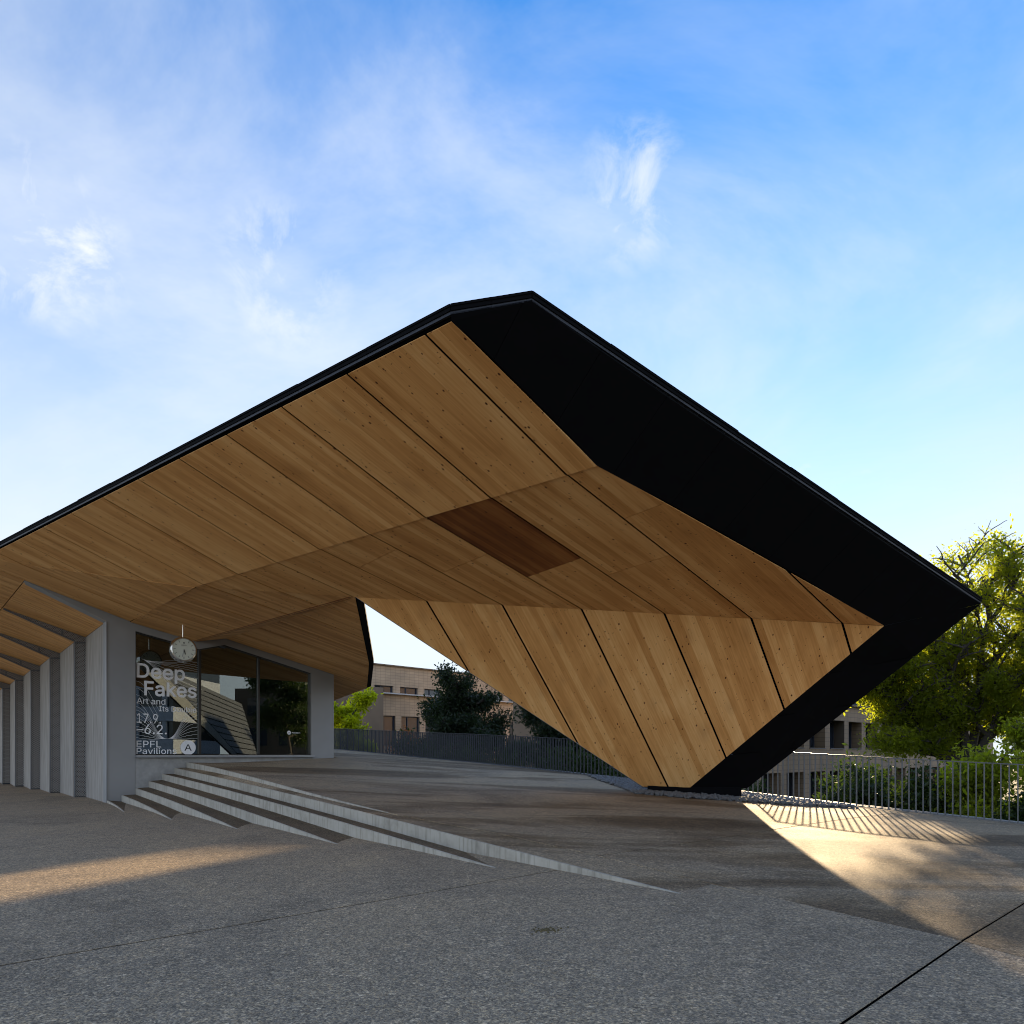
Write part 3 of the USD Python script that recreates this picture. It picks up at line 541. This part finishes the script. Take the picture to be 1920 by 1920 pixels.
# roof deck, leaning slate face towards the lawn
def t_(a, dz=.11): return W(*a) + Z * dz
Tt = W(12.2, 7.9, 3.45); Wlt = W(8.9, 13.1, -.85); O3t = W(7.6, 14.0, -.80)
for k, pts in (('A', FACET['A']), ('B', FACET['B']), ('D', FACET['D']), ('E', FACET['E'] + []), ('E', [(2.70, 20.0), (4.9, 20.0), (4.9, 45), (2.70, 45)]), ('D', [(4.9, 20.05), (7.5, 20.05), (7.5, 45), (4.9, 45)]), ('G', FACET['G']), ('G', [(7.5, 20.05), (11.9, 20.05), (13.0, 23.8), (13.0, 30), (7.5, 30)])):
    m, c = plate(Polygon(pts).buffer(0), lift_pl(k, .079)[0], lift_pl(k)[1] * .012); obj('roof_deck', m, M['slate'], pav)
up_ = lambda q, k: W(q[1], q[0], z_at(k, q)) + Z * .10
obj('roof_deck', trimesh.Trimesh([t_(O0, .08), t_(O1, .09), t_(O2, .09), up_(C, 'B'), up_(A1, 'A'), up_(A0, 'A')], [(0, 1, 5), (5, 1, 4), (1, 2, 4), (4, 2, 3)], process=False), M['slate'], pav)
O2t = W(3.3, 14.7, 2.80)
nb = 14
for i in range(nb):
    f = lambda t: (O2t * (1 - t) + O3t * t, Tt * (1 - t) + Wlt * t)
    (a, b), (c_, d_) = f(i / nb + .004), f((i + 1) / nb - .004)
    nn = np.cross(b - a, c_ - a); nn /= np.linalg.norm(nn); nn *= np.sign(nn @ Ee)
    obj('slate_course', quadmesh(a, b, d_ + nn * .02, c_ + nn * .02, nn * .012), M['slate'], pav)
Tin, WLin = W(T[1], T[0], z_at('W', T)), W(WL[1], WL[0], z_at('W', WL))
obj('edge_flashing', quadmesh(Tin, WLin, Wlt, Tt, D * .012), M['stone_pale'], pav)
obj('plinth', cat_([bar(W(9.02, 12.66, -.88), W(8.35, 13.12, -.91), .10, .40), bar(W(8.35, 13.12, -.92), W(7.36, 13.78, -.90), .10, .42)]), M['black'], pav)

# ------------------------------------------------------------------ hanging clock
ck = thing('clock', 'round polished steel clock hanging on a rod from the wooden soffit above the window', 'clock')
cc = W(18.713, 5.913, 2.731)
fa = -D * math.cos(.10) - Ee * math.sin(.10); fr_ = np.cross(Z, fa)      # the dial looks along the window's outward side
def lathe(prof, m, name, parent, seg=56, smooth=40):
    prof = np.array(prof); th = np.linspace(0, 2 * np.pi, seg, endpoint=False); n = len(prof)
    v = np.stack([cc + fa * h + r * (math.cos(t) * fr_ + math.sin(t) * Z) for t in th for r, h in prof])
    F = []
    for i in range(seg):
        j = (i + 1) % seg
        for k in range(n - 1): F += [(i * n + k, j * n + k, j * n + k + 1), (i * n + k, j * n + k + 1, i * n + k + 1)]
    return obj(name, trimesh.Trimesh(v, F, process=False), m, parent, smooth=smooth)
R = .315
lathe([(R - .045, .115), (R - .035, .13), (R - .012, .125), (R, .10), (R + .012, .05), (R + .014, 0), (R + .012, -.05), (R, -.10), (R - .012, -.125), (R - .035, -.13), (R - .045, -.115)], M['chrome'], 'case', ck)
for s_ in (1, -1):
    dl = lathe([(.0, .112 * s_), (R - .046, .112 * s_)], M['dial'], 'dial', ck, smooth=False)
    def onface(x, y, w, h, ang, off):
        r_ = fr_ * s_
        ax = math.cos(ang) * r_ + math.sin(ang) * Z; ay = -math.sin(ang) * r_ + math.cos(ang) * Z
        return boxat(cc + fa * s_ * off + r_ * x + Z * y, ax, ay, np.cross(ax, ay), w, h, .004)
    for h in range(1, 12):
        a = math.pi / 2 - h * math.pi / 6; r = R - .095
        obj('hour_mark', onface(r * math.cos(a), r * math.sin(a), .055, .011, a, .117), M['vinyl_dark'], dl)
    def hand(minute_angle, L, w, m, off):
        a = math.pi / 2 - minute_angle; return obj('hand', onface(.5 * L * math.cos(a), .5 * L * math.sin(a), L, w, a, off), m, dl)
    hand(math.radians(165), .135, .022, M['vinyl_dark'], .121); hand(math.radians(191), .20, .013, M['alu'], .126)
    if s_ == 1:
        t = meshkit.text_mesh('ROLEX', .028, .003); t.vertices[:, 0] -= t.bounds.mean(0)[0]
        v = t.vertices; obj('lettering', trimesh.Trimesh(cc + fa * .116 + v[:, :1] * fr_ + (v[:, 1:2] + .09) * Z + v[:, 2:3] * fa, t.faces, process=False), M['vinyl_dark'], dl)
        cr = [onface(0, .155, .036, .010, 0, .117)] + [onface(x, .17, .006, .028 + .006 * (x == 0), -x * 9, .117) for x in (-.016, -.008, 0, .008, .016)]
        obj('crown_emblem', cat_(cr), M['vinyl_dark'], dl)
obj('rod', tube([cc + Z * (R - .0), cc + Z * .66], .021, 14), M['pole'], ck, smooth=40)

# ------------------------------------------------------------------ railings
def railing(name, pts, spacing, h, w, d, m, mh, label, taper=None, hz=.035):
    t = thing(name, label, 'railing')
    P = np.array(pts, float); L = np.r_[0, np.cumsum(np.linalg.norm(np.diff(P, axis=0), axis=1))]
    at = lambda s: np.array([np.interp(s, L, P[:, 0]), np.interp(s, L, P[:, 1])])
    def top(s): return h if taper is None else min(h, max(.04, h * s / taper))
    for i, s in enumerate(np.arange(0.02, L[-1], spacing)):
        q = at(s); q2 = at(min(s + .05, L[-1])); q1 = at(max(0, s - .05)); tg = np.r_[q2 - q1, 0]; tg /= np.linalg.norm(tg)
        z = zramp([q])[0] + .03 + H; hh = top(s)
        if hh < .05: continue
        obj('baluster', boxat(np.array([q[0], q[1], z + hh / 2 - .005]), tg, np.cross(Z, tg), Z, w, d, hh + .01), m, t)
    n = 40; ss = np.unique(np.r_[np.linspace(0, L[-1], n), [taper] if taper else []])
    prev = None; segs = []; low = []
    for s in ss:
        q = at(s); z = zramp([q])[0] + .03 + H; a = np.array([q[0], q[1], z + top(s)]); b = np.array([q[0], q[1], z - .004])
        if prev is not None: segs.append(bar(prev[0], a, .045, .018)); low.append(bar(prev[1], b, .05, .012))
        prev = (a, b)
    obj('handrail', cat_(segs), mh, t); obj('bottom_rail', cat_(low), mh, t)
railing('railing', [(5.72, 16.90), (6.44, 15.98), (9.25, 12.31), (13.5, 6.8)], .132, 1.06, .011, .045, M['steel'], M['steel'], 'pale galvanised steel railing right of the roof foot, its left end cut to a slant', taper=1.17)
railing('railing', [(5.2, 17.62), (3.5, 19.43), (1.74, 20.98), (-.38, 24.4 - .55), (-3.5, 27.956), (-9.11, 34.86), (-13.5, 40.5)], .132, 1.03, .012, .05, M['steel_dark'], M['steel_dark'], 'long dark steel flat-bar railing behind the ramp beside the leaning timber wall')

# ------------------------------------------------------------------ gravel round the roof foot
gp = Polygon([(2.20, 20.3), (2.30, 18.2), (2.52, 16.4), (2.66, 14.75), (3.65, 14.14), (4.85, 14.05), (5.85, 13.85), (7.2, 14.1), (6.6, 15.35), (5.0, 17.4), (3.4, 19.2)])
grng = np.random.default_rng(5)
ico = trimesh.creation.icosphere(0); V, F, n = [], [], 0
x0, y0, x1, y1 = gp.bounds; pts = []
while len(pts) < 8500:
    q = grng.uniform((x0, y0), (x1, y1), (4000, 2)); q = q[shapely.contains_xy(gp.buffer(-.03), q[:, 0], q[:, 1])]; pts += list(q)
pts = np.array(pts[:8500]); zz = zramp(pts)
for q, z in zip(pts, zz):
    r = grng.uniform(.022, .05); s = ico.vertices * r * grng.uniform(.7, 1.25, 3) * [1, 1, .75] + grng.normal(0, r * .12, ico.vertices.shape)
    a = grng.uniform(0, 6.28); c_, s_ = math.cos(a), math.sin(a); s = s @ np.array([[c_, s_, 0], [-s_, c_, 0], [0, 0, 1]])
    V.append(s + [q[0], q[1], z + H + .012 + grng.uniform(0, .035)]); F.append(ico.faces + n); n += len(s)
obj('gravel', trimesh.Trimesh(np.vstack(V), np.vstack(F), process=False), M['pebble'], label='bed of grey gravel round the foot of the leaning wall', cat='gravel', kind='stuff')
V, F, n = [], [], 0
for i in range(60):
    a, r = grng.uniform(0, 6.28), abs(grng.normal(0, .045)); x, y = .21 + r * 1.6 * math.cos(a), 4.42 + r * math.sin(a)
    s = ico.vertices * grng.uniform(.004, .010); V.append(s + [x, y, zplaza(x, y) + H + .002]); F.append(ico.faces + n); n += len(s)
obj('moss', trimesh.Trimesh(np.vstack(V), np.vstack(F), process=False), M['moss'], label='small tuft of dry brown moss on the open plaza in the foreground', cat='moss', kind='stuff')

# ------------------------------------------------------------------ background buildings
BE = Ee; BN = -np.cross(Z, BE) * 1.0                                  # facades run along Ee; BN points to the camera side
BN = np.array([Ee[1], -Ee[0], 0.])
def facade(t, o, length, z0, z1, wins, m, depth=.35, wm='far_frame', recess=.3, ledges=(), body=14., split=(1,), twolight=True):
    """o: xy of the facade's left end; wins: list of (x0, x1, z0, z1) in facade metres, z relative to the eye"""
    O = np.array([o[0], o[1], H])
    pg = Polygon([(0, z0), (length, z0), (length, z1), (0, z1)])
    for w in wins: pg = pg.difference(sbox(w[0], w[2], w[1], w[3]))
    for q in polys(pg):
        me, c = wallplate(q, O, BE, Z, depth, -BN); obj('wall', me, m, t, uv=c)
    obj('back_volume', cat_([boxat(O + BE * length / 2 - BN * (depth + .25 + body / 2) + Z * (z0 + z1) / 2, BE, -BN, Z, length - .02, body, z1 - z0 - .05)]), M['far_frame'], t)
    for x0, x1, a, b in wins:
        w_ = node('window', t); c0 = O - BN * recess
        obj('frame', cat_([boxat(c0 + BE * x + Z * (a + b) / 2, BE, -BN, Z, .09, .08, b - a - .004) for x in (x0 + .05, (x0 * .62 + x1 * .38), x1 - .05)] + [boxat(c0 + BE * (x0 + x1) / 2 + Z * zz_, BE, -BN, Z, x1 - x0 - .2, .078, .09) for zz_ in (a + .05, b - .05)]), M[wm], w_)
        obj('pane', boxat(c0 - BN * .06 + BE * (x0 + x1) / 2 + Z * (a + b) / 2, BE, -BN, Z, x1 - x0 - .01, .02, b - a - .01), M['pane_far'], w_)
        obj('sill', boxat(O - BN * (.15 - .06) + BE * (x0 + x1) / 2 + Z * (a + .03), BE, -BN, Z, x1 - x0 - .01, .30, .05), M['far_frame'], w_)
    for z, hh, out in ledges:
        obj('ledge', boxat(O + BN * out / 2 + BE * length / 2 + Z * z, BE, -BN, Z, length, out, hh), M['ledge'], t)
    obj('roof', boxat(O - BN * (body / 2 + .2) + BE * length / 2 + Z * (z1 + .06), BE, -BN, Z, length + .1, body + .9, .12), m, t)
# right-hand block: window bays every 3.2 m
tR = thing('office_building', 'sand-tiled office block behind the right railing with rows of deep narrow windows', 'building', 'tiled campus buildings')
R0 = np.array([(1556 - 960) / 1278 * 46, 46.]) - Ee[:2] * (3.24 * 3 + 1.0)
wr = [(3.24 * i + 1.02, 3.24 * i + 3.47, a, b) for i in range(0, 16) for a, b in ((.42, 2.38), (-3.4, -1.06))]
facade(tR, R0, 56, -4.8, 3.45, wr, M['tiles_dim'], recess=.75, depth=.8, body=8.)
wr = [(3.24 * i + .78, 3.24 * i + 3.23, .36, 2.2) for i in range(0, 12)]
R1 = R0 + Ee[:2] * (3.24 * 6.5 + .24); H0_ = H; H = H + 3.52
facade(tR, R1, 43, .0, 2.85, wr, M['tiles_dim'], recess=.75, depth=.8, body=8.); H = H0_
tL = thing('office_building', 'beige tiled office block seen through the gap beneath the roof, left of the dark tree', 'building', 'tiled campus buildings')
L0 = np.array([(695 - 960) / 1278 * 70, 70.])
wl_ = [(.45 + 3.15 * i, 2.75 + 3.15 * i, 6.5, 7.28) for i in range(9)] + [(.6 + 3.15 * i, 3.0 + 3.15 * i, 1.0, 4.15) for i in range(9)]
facade(tL, L0, 34, -4.8, 9.36, wl_, M['tiles'], ledges=((6.46, .12, .5),), recess=.25)
obj('wing', cat_([boxat(up(L0[0], L0[1], 1.0) - BE * 1.9 + BN * .5, BE, -BN, Z, 3.0, 5.0, 11.4)]), M['tiles'], tL)
obj('stair_drum', trimesh.creation.cylinder(.5, 11.3, sections=32, transform=trimesh.transformations.translation_matrix(up(L0[0] + .15, L0[1] - 1.2, .85))), M['ledge'], tL, smooth=40)
gw = thing('glazed_wing', 'dark glazed link with pale parapets behind the yellow bush', 'building')
for i, (z, hh, m_) in enumerate(((6.9, 1.0, 'far_frame'), (5.9, .9, 'pane_far'), (4.9, 1.1, 'far_frame'), (3.9, .9, 'ledge'), (2.6, 1.6, 'pane_far'), (1.2, 1.2, 'ledge'), (-1.6, 4.3, 'far_frame'))):
    obj('parapet' if m_ == 'ledge' else 'glass_band' if m_ == 'pane_far' else 'spandrel', boxat(up(-23.5, 68.5, z), BE, -BN, Z, 12, 6, hh), M[m_], gw)
# office block to the right of the camera, mirrored in the shop window
tO = thing('office_block', 'blue-grey office block with dark window bands mirrored in the shop window', 'building')
NX = np.array([-1., 0, 0]); NY = np.array([0, 1., 0])
for i in range(5):
    obj('parapet', boxat(up(46, -20, -2.5 + 3.4 * i), NY, NX, Z, 20, 10, 1.5), M['grey_office'], tO)
    obj('window_band', boxat(up(46.3, -20, -.75 + 3.4 * i), NY, NX, Z, 19.6, 10, 2.0), M['pane_far'], tO)
    for k in range(7): obj('pier', boxat(up(41.2, -29 + 3.0 * k, -.75 + 3.4 * i), NY, NX, Z, .5, .3, 2.0), M['grey_office'], tO)
tS = thing('hall', 'pale tiled hall with tall windows mirrored in the right-hand shop window panes', 'building')
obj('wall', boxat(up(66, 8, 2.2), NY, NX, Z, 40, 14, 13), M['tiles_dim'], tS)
for k in range(9):
    for zc in (-1.6, 2.4, 6.3): obj('pane', boxat(up(58.97, -9 + 4.2 * k, zc), NY, NX, Z, 2.6, .1, 2.3), M['pane_far'], tS)
tH = thing('added_sun_blocker', 'hidden beige block added behind the leaning timber wall to shape the sun streak', 'building', 'tiled campus buildings')  # added mass, hidden from the camera, cuts the sun down to one streak
obj('wall', boxat(up(9.2, 64, 3.0), np.array([1., 0, 0]), NY, Z, 18.2, 8, 17.2), M['tiles'], tH)
obj('blocker_low_part', boxat(up(20.5, 64, 2.5), np.array([1., 0, 0]), NY, Z, 4.4, 8, 16.1), M['tiles'], tH)  # added lower part, lets the beam pass over it
obj('blocker_screen', boxat(up(21.45, 60.6, 3.2), np.array([1., 0, 0]), NY, Z, 2.5, 1.3, 17.6), M['tiles'], tH)  # thin added screen that ends the sun streak on its right

# ------------------------------------------------------------------ trees and shrubs
def leaves(P, size, rg, dens_dir=None):
    n = len(P); a = rg.normal(size=(n, 3)); a /= np.linalg.norm(a, axis=1, keepdims=True)
    b = rg.normal(size=(n, 3)); b -= (b * a).sum(1, keepdims=True) * a; b /= np.linalg.norm(b, axis=1, keepdims=True)
    c = np.cross(a, b); s = size * rg.uniform(.6, 1.35, (n, 1))
    v = np.stack([P - a * s, P + b * s * .42 + c * s * .12, P + a * s, P - b * s * .42 + c * s * .12], 1).reshape(-1, 3)
    i = np.arange(n)[:, None] * 4
    return trimesh.Trimesh(v, np.vstack([i + [0, 1, 2], i + [0, 2, 3]]), process=False)
def grow(base, tip, r0, rg, levels=4, kids=(7, 6, 5), spread=.8, droop=.0, len_f=.55, start=.28, upb=.25):
    """branch skeleton -> (list of (points, radii)), end twigs (points)"""
    out, twigs = [], []
    def branch(a, b, r, lev):
        n = 6; t = np.linspace(0, 1, n)[:, None]; L = np.linalg.norm(b - a)
        p = a + (b - a) * t + np.cumsum(rg.normal(0, .035 * L, (n, 3)), 0) * t + np.array([0, 0, -droop * L * .25]) * t ** 2
        out.append((p, np.linspace(r, r * .45, n)))
        if lev >= levels - 1: twigs.append(p); return
        if lev == levels - 2: twigs.append(p[3:])
        for k in range(kids[min(lev, len(kids) - 1)]):
            u = rg.uniform(start, 1.0) if lev else start + (1 - start) * (k + .6) / kids[0]
            i = min(int(u * (n - 1)), n - 2); f = u * (n - 1) - i; q = p[i] * (1 - f) + p[i + 1] * f
            d0 = (p[i + 1] - p[i]) / np.linalg.norm(p[i + 1] - p[i]); az = rg.uniform(0, 6.283) if lev else k * 2.4 + rg.uniform(-.4, .4)
            side = np.array([math.cos(az), math.sin(az), 0.]) + rg.normal(0, .2, 3)
            dd = d0 * (1 - spread) + side * spread + np.array([0, 0, upb]); dd /= np.linalg.norm(dd)
            branch(q, q + dd * L * len_f * rg.uniform(.75, 1.2) * (1 - .35 * u * (lev == 0)), r * .5, lev + 1)
    branch(np.array(base, float), np.array(tip, float), r0, 0)
    return out, twigs
def tree(name, label, base, tip, r0, m, seed, nl, lsize, cl=.22, cat='tree', limbs=None, fork=.3, **kw):
    rg = np.random.default_rng(seed); base, tip = np.array(base, float), np.array(tip, float)
    if limbs:                                     # trunk that forks into leaning limbs, each with its own branches
        sk, tw = [], []; fk = base + (tip - base) * fork
        n = 6; t_ = np.linspace(0, 1, n)[:, None]; sk.append((base + (fk - base) * t_ + rg.normal(0, .05, (n, 3)) * t_ * (1 - t_), np.linspace(r0, r0 * .8, n)))
        for k, (dx, dy, h) in enumerate(limbs):
            b = fk + np.array([dx, dy, h]); a_, w_ = grow(fk, b, r0 * .62, rg, **kw); sk += a_; tw += w_
    else:
        sk, tw = grow(base, tip, r0, rg, **kw)
    t = thing(name, label, cat)
    obj('trunk' if cat == 'tree' else 'stem', cat_([tube(p, r, 6 if r[0] > .03 else 4) for p, r in sk if r[0] > .006]), M['bark'], t, smooth=60)
    tp = np.vstack([np.vstack([p[:-1] + (p[1:] - p[:-1]) * f for f in (.0, .35, .7)]) for p in tw])
    wt = np.repeat([(.05 + rg.random() ** 3) * len(p) for p in tw], [3 * (len(p) - 1) for p in tw]); wt /= wt.sum()
    i = rg.choice(len(tp), nl, p=wt); P = tp[i] + rg.normal(0, cl, (nl, 3)) - [0, 0, 1.] * np.abs(rg.normal(0, cl * .9, (nl, 1)))
    obj('crown', leaves(P, lsize, rg), m, t)
def W3(x, y, z): return np.array([x, y, z + H])
tree('locust_tree', 'tall yellow-green leafy tree with dark leaning limbs beyond the right railing', W3(23.0, 34, -4.5), W3(22.4, 34, 4.0), .36, M['leaf_tree'], 21, 76000, .10, cl=.26, fork=.42,
     limbs=[(-2.2, .5, 8.2), (1.2, -.6, 11.4), (3.4, .4, 8.6), (-4.4, -.8, 3.4), (-3.8, .4, 4.9), (-1.6, -1.0, 9.4), (-4.7, .6, 4.8), (-4.6, .2, 6.6), (.6, 2.2, 8.5), (1.0, -2.6, 5.4)], levels=4, kids=(8, 6, 5), spread=.60, len_f=.44, start=.22, upb=.30, droop=.5)
tree('locust_tree', 'second yellow-green tree at the right edge of the picture', W3(27.2, 31.0, -4.5), W3(27.2, 31, 4.5), .32, M['leaf_tree'], 22, 48000, .10, cl=.26, fork=.4,
     limbs=[(-1.4, .5, 8.4), (1.4, .6, 11.2), (2.8, -1.0, 6.0), (-2.2, -1.2, 4.8)], levels=4, kids=(8, 6, 5), spread=.60, len_f=.46, start=.2, upb=.30, droop=.5)
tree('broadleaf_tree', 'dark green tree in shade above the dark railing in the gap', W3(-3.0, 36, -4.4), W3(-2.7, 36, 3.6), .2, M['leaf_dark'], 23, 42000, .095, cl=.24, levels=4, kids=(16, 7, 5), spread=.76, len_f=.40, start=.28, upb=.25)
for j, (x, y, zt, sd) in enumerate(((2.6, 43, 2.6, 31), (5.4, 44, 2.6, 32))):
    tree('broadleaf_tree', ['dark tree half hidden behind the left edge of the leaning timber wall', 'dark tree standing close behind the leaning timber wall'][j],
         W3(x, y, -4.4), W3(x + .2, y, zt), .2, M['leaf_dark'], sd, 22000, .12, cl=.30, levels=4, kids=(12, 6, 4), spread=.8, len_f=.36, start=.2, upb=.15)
tree('bush', 'bright yellow-green bush lit from behind at the left of the gap', W3(-9.9, 40.5, -4.4), W3(-9.9, 40.5, 1.8), .10, M['leaf_yellow'], 24, 11000, .15, cl=.16, cat='bush', levels=4, kids=(14, 7, 4), spread=.66, len_f=.36, start=.3, upb=.5)
tree('bush', 'small bush with orange and yellow leaves behind the dark railing', W3(-6.1, 38.5, -4.4), W3(-6.2, 38.5, .1), .04, M['leaf_orange'], 25, 1000, .09, cl=.15, cat='bush', levels=4, kids=(8, 5, 4), spread=.6, len_f=.38, start=.4, upb=.5)
tree('broadleaf_tree', 'green tree right of the camera, mirrored in the shop window', W3(40, 3, -1.2), W3(40, 3, 7.5), .2, M['leaf_shrub'], 61, 22000, .16, cl=.4, levels=4, kids=(12, 6, 4), spread=.8, len_f=.45, start=.3, upb=.2)
shr = [(10.2, 20.5, -1.0, 41), (12.6, 18.6, -.6, 42), (14.9, 16.6, -.2, 43), (16.6, 14.2, -.6, 44), (8.4, 24.5, -1.3, 45), (12.0, 24.0, -.9, 46), (19.6, 24.5, 1.2, 47), (24.5, 26.0, 1.5, 48), (11.3, 19.3, -1.5, 60), (13.4, 17.9, -1.5, 62), (15.4, 15.9, -1.5, 63), (16.4, 19.8, -.9, 64)]
lab = ['dark ivy shrub below the right railing near the roof foot', 'leafy yellow-green shrub below the middle of the right railing', 'leafy green shrub under the trunk of the big tree', 'green shrub at the far right behind the railing', 'low shrub in front of the sand-tiled building', 'loose green shrub before the narrow windows', 'tall leafy shrub filling the space below the big tree', 'tall leafy shrub at the picture edge behind the railing', 'low dark shrub just behind the middle balusters of the right railing', 'low dark shrub behind the right third of the right railing', 'low dark shrub closest to the right end of the railing', 'dark undergrowth shrub in front of the big tree trunk']
for (x, y, zt, sd), l in zip(shr, lab):
    tree('shrub', l, W3(x, y, -4.6), W3(x, y, zt), .08, M['leaf_shrub'] if sd in (41, 45, 46, 60, 62, 63, 64) else M['leaf_tree'], sd, 11000, .085, cl=.24, cat='shrub', levels=4, kids=(12, 6, 4), spread=.8, len_f=.40, start=.12, upb=.25)
for j, (x, y) in enumerate(((2.6, 24.5), (-.9, 28.3), (-4.4, 32.6))):
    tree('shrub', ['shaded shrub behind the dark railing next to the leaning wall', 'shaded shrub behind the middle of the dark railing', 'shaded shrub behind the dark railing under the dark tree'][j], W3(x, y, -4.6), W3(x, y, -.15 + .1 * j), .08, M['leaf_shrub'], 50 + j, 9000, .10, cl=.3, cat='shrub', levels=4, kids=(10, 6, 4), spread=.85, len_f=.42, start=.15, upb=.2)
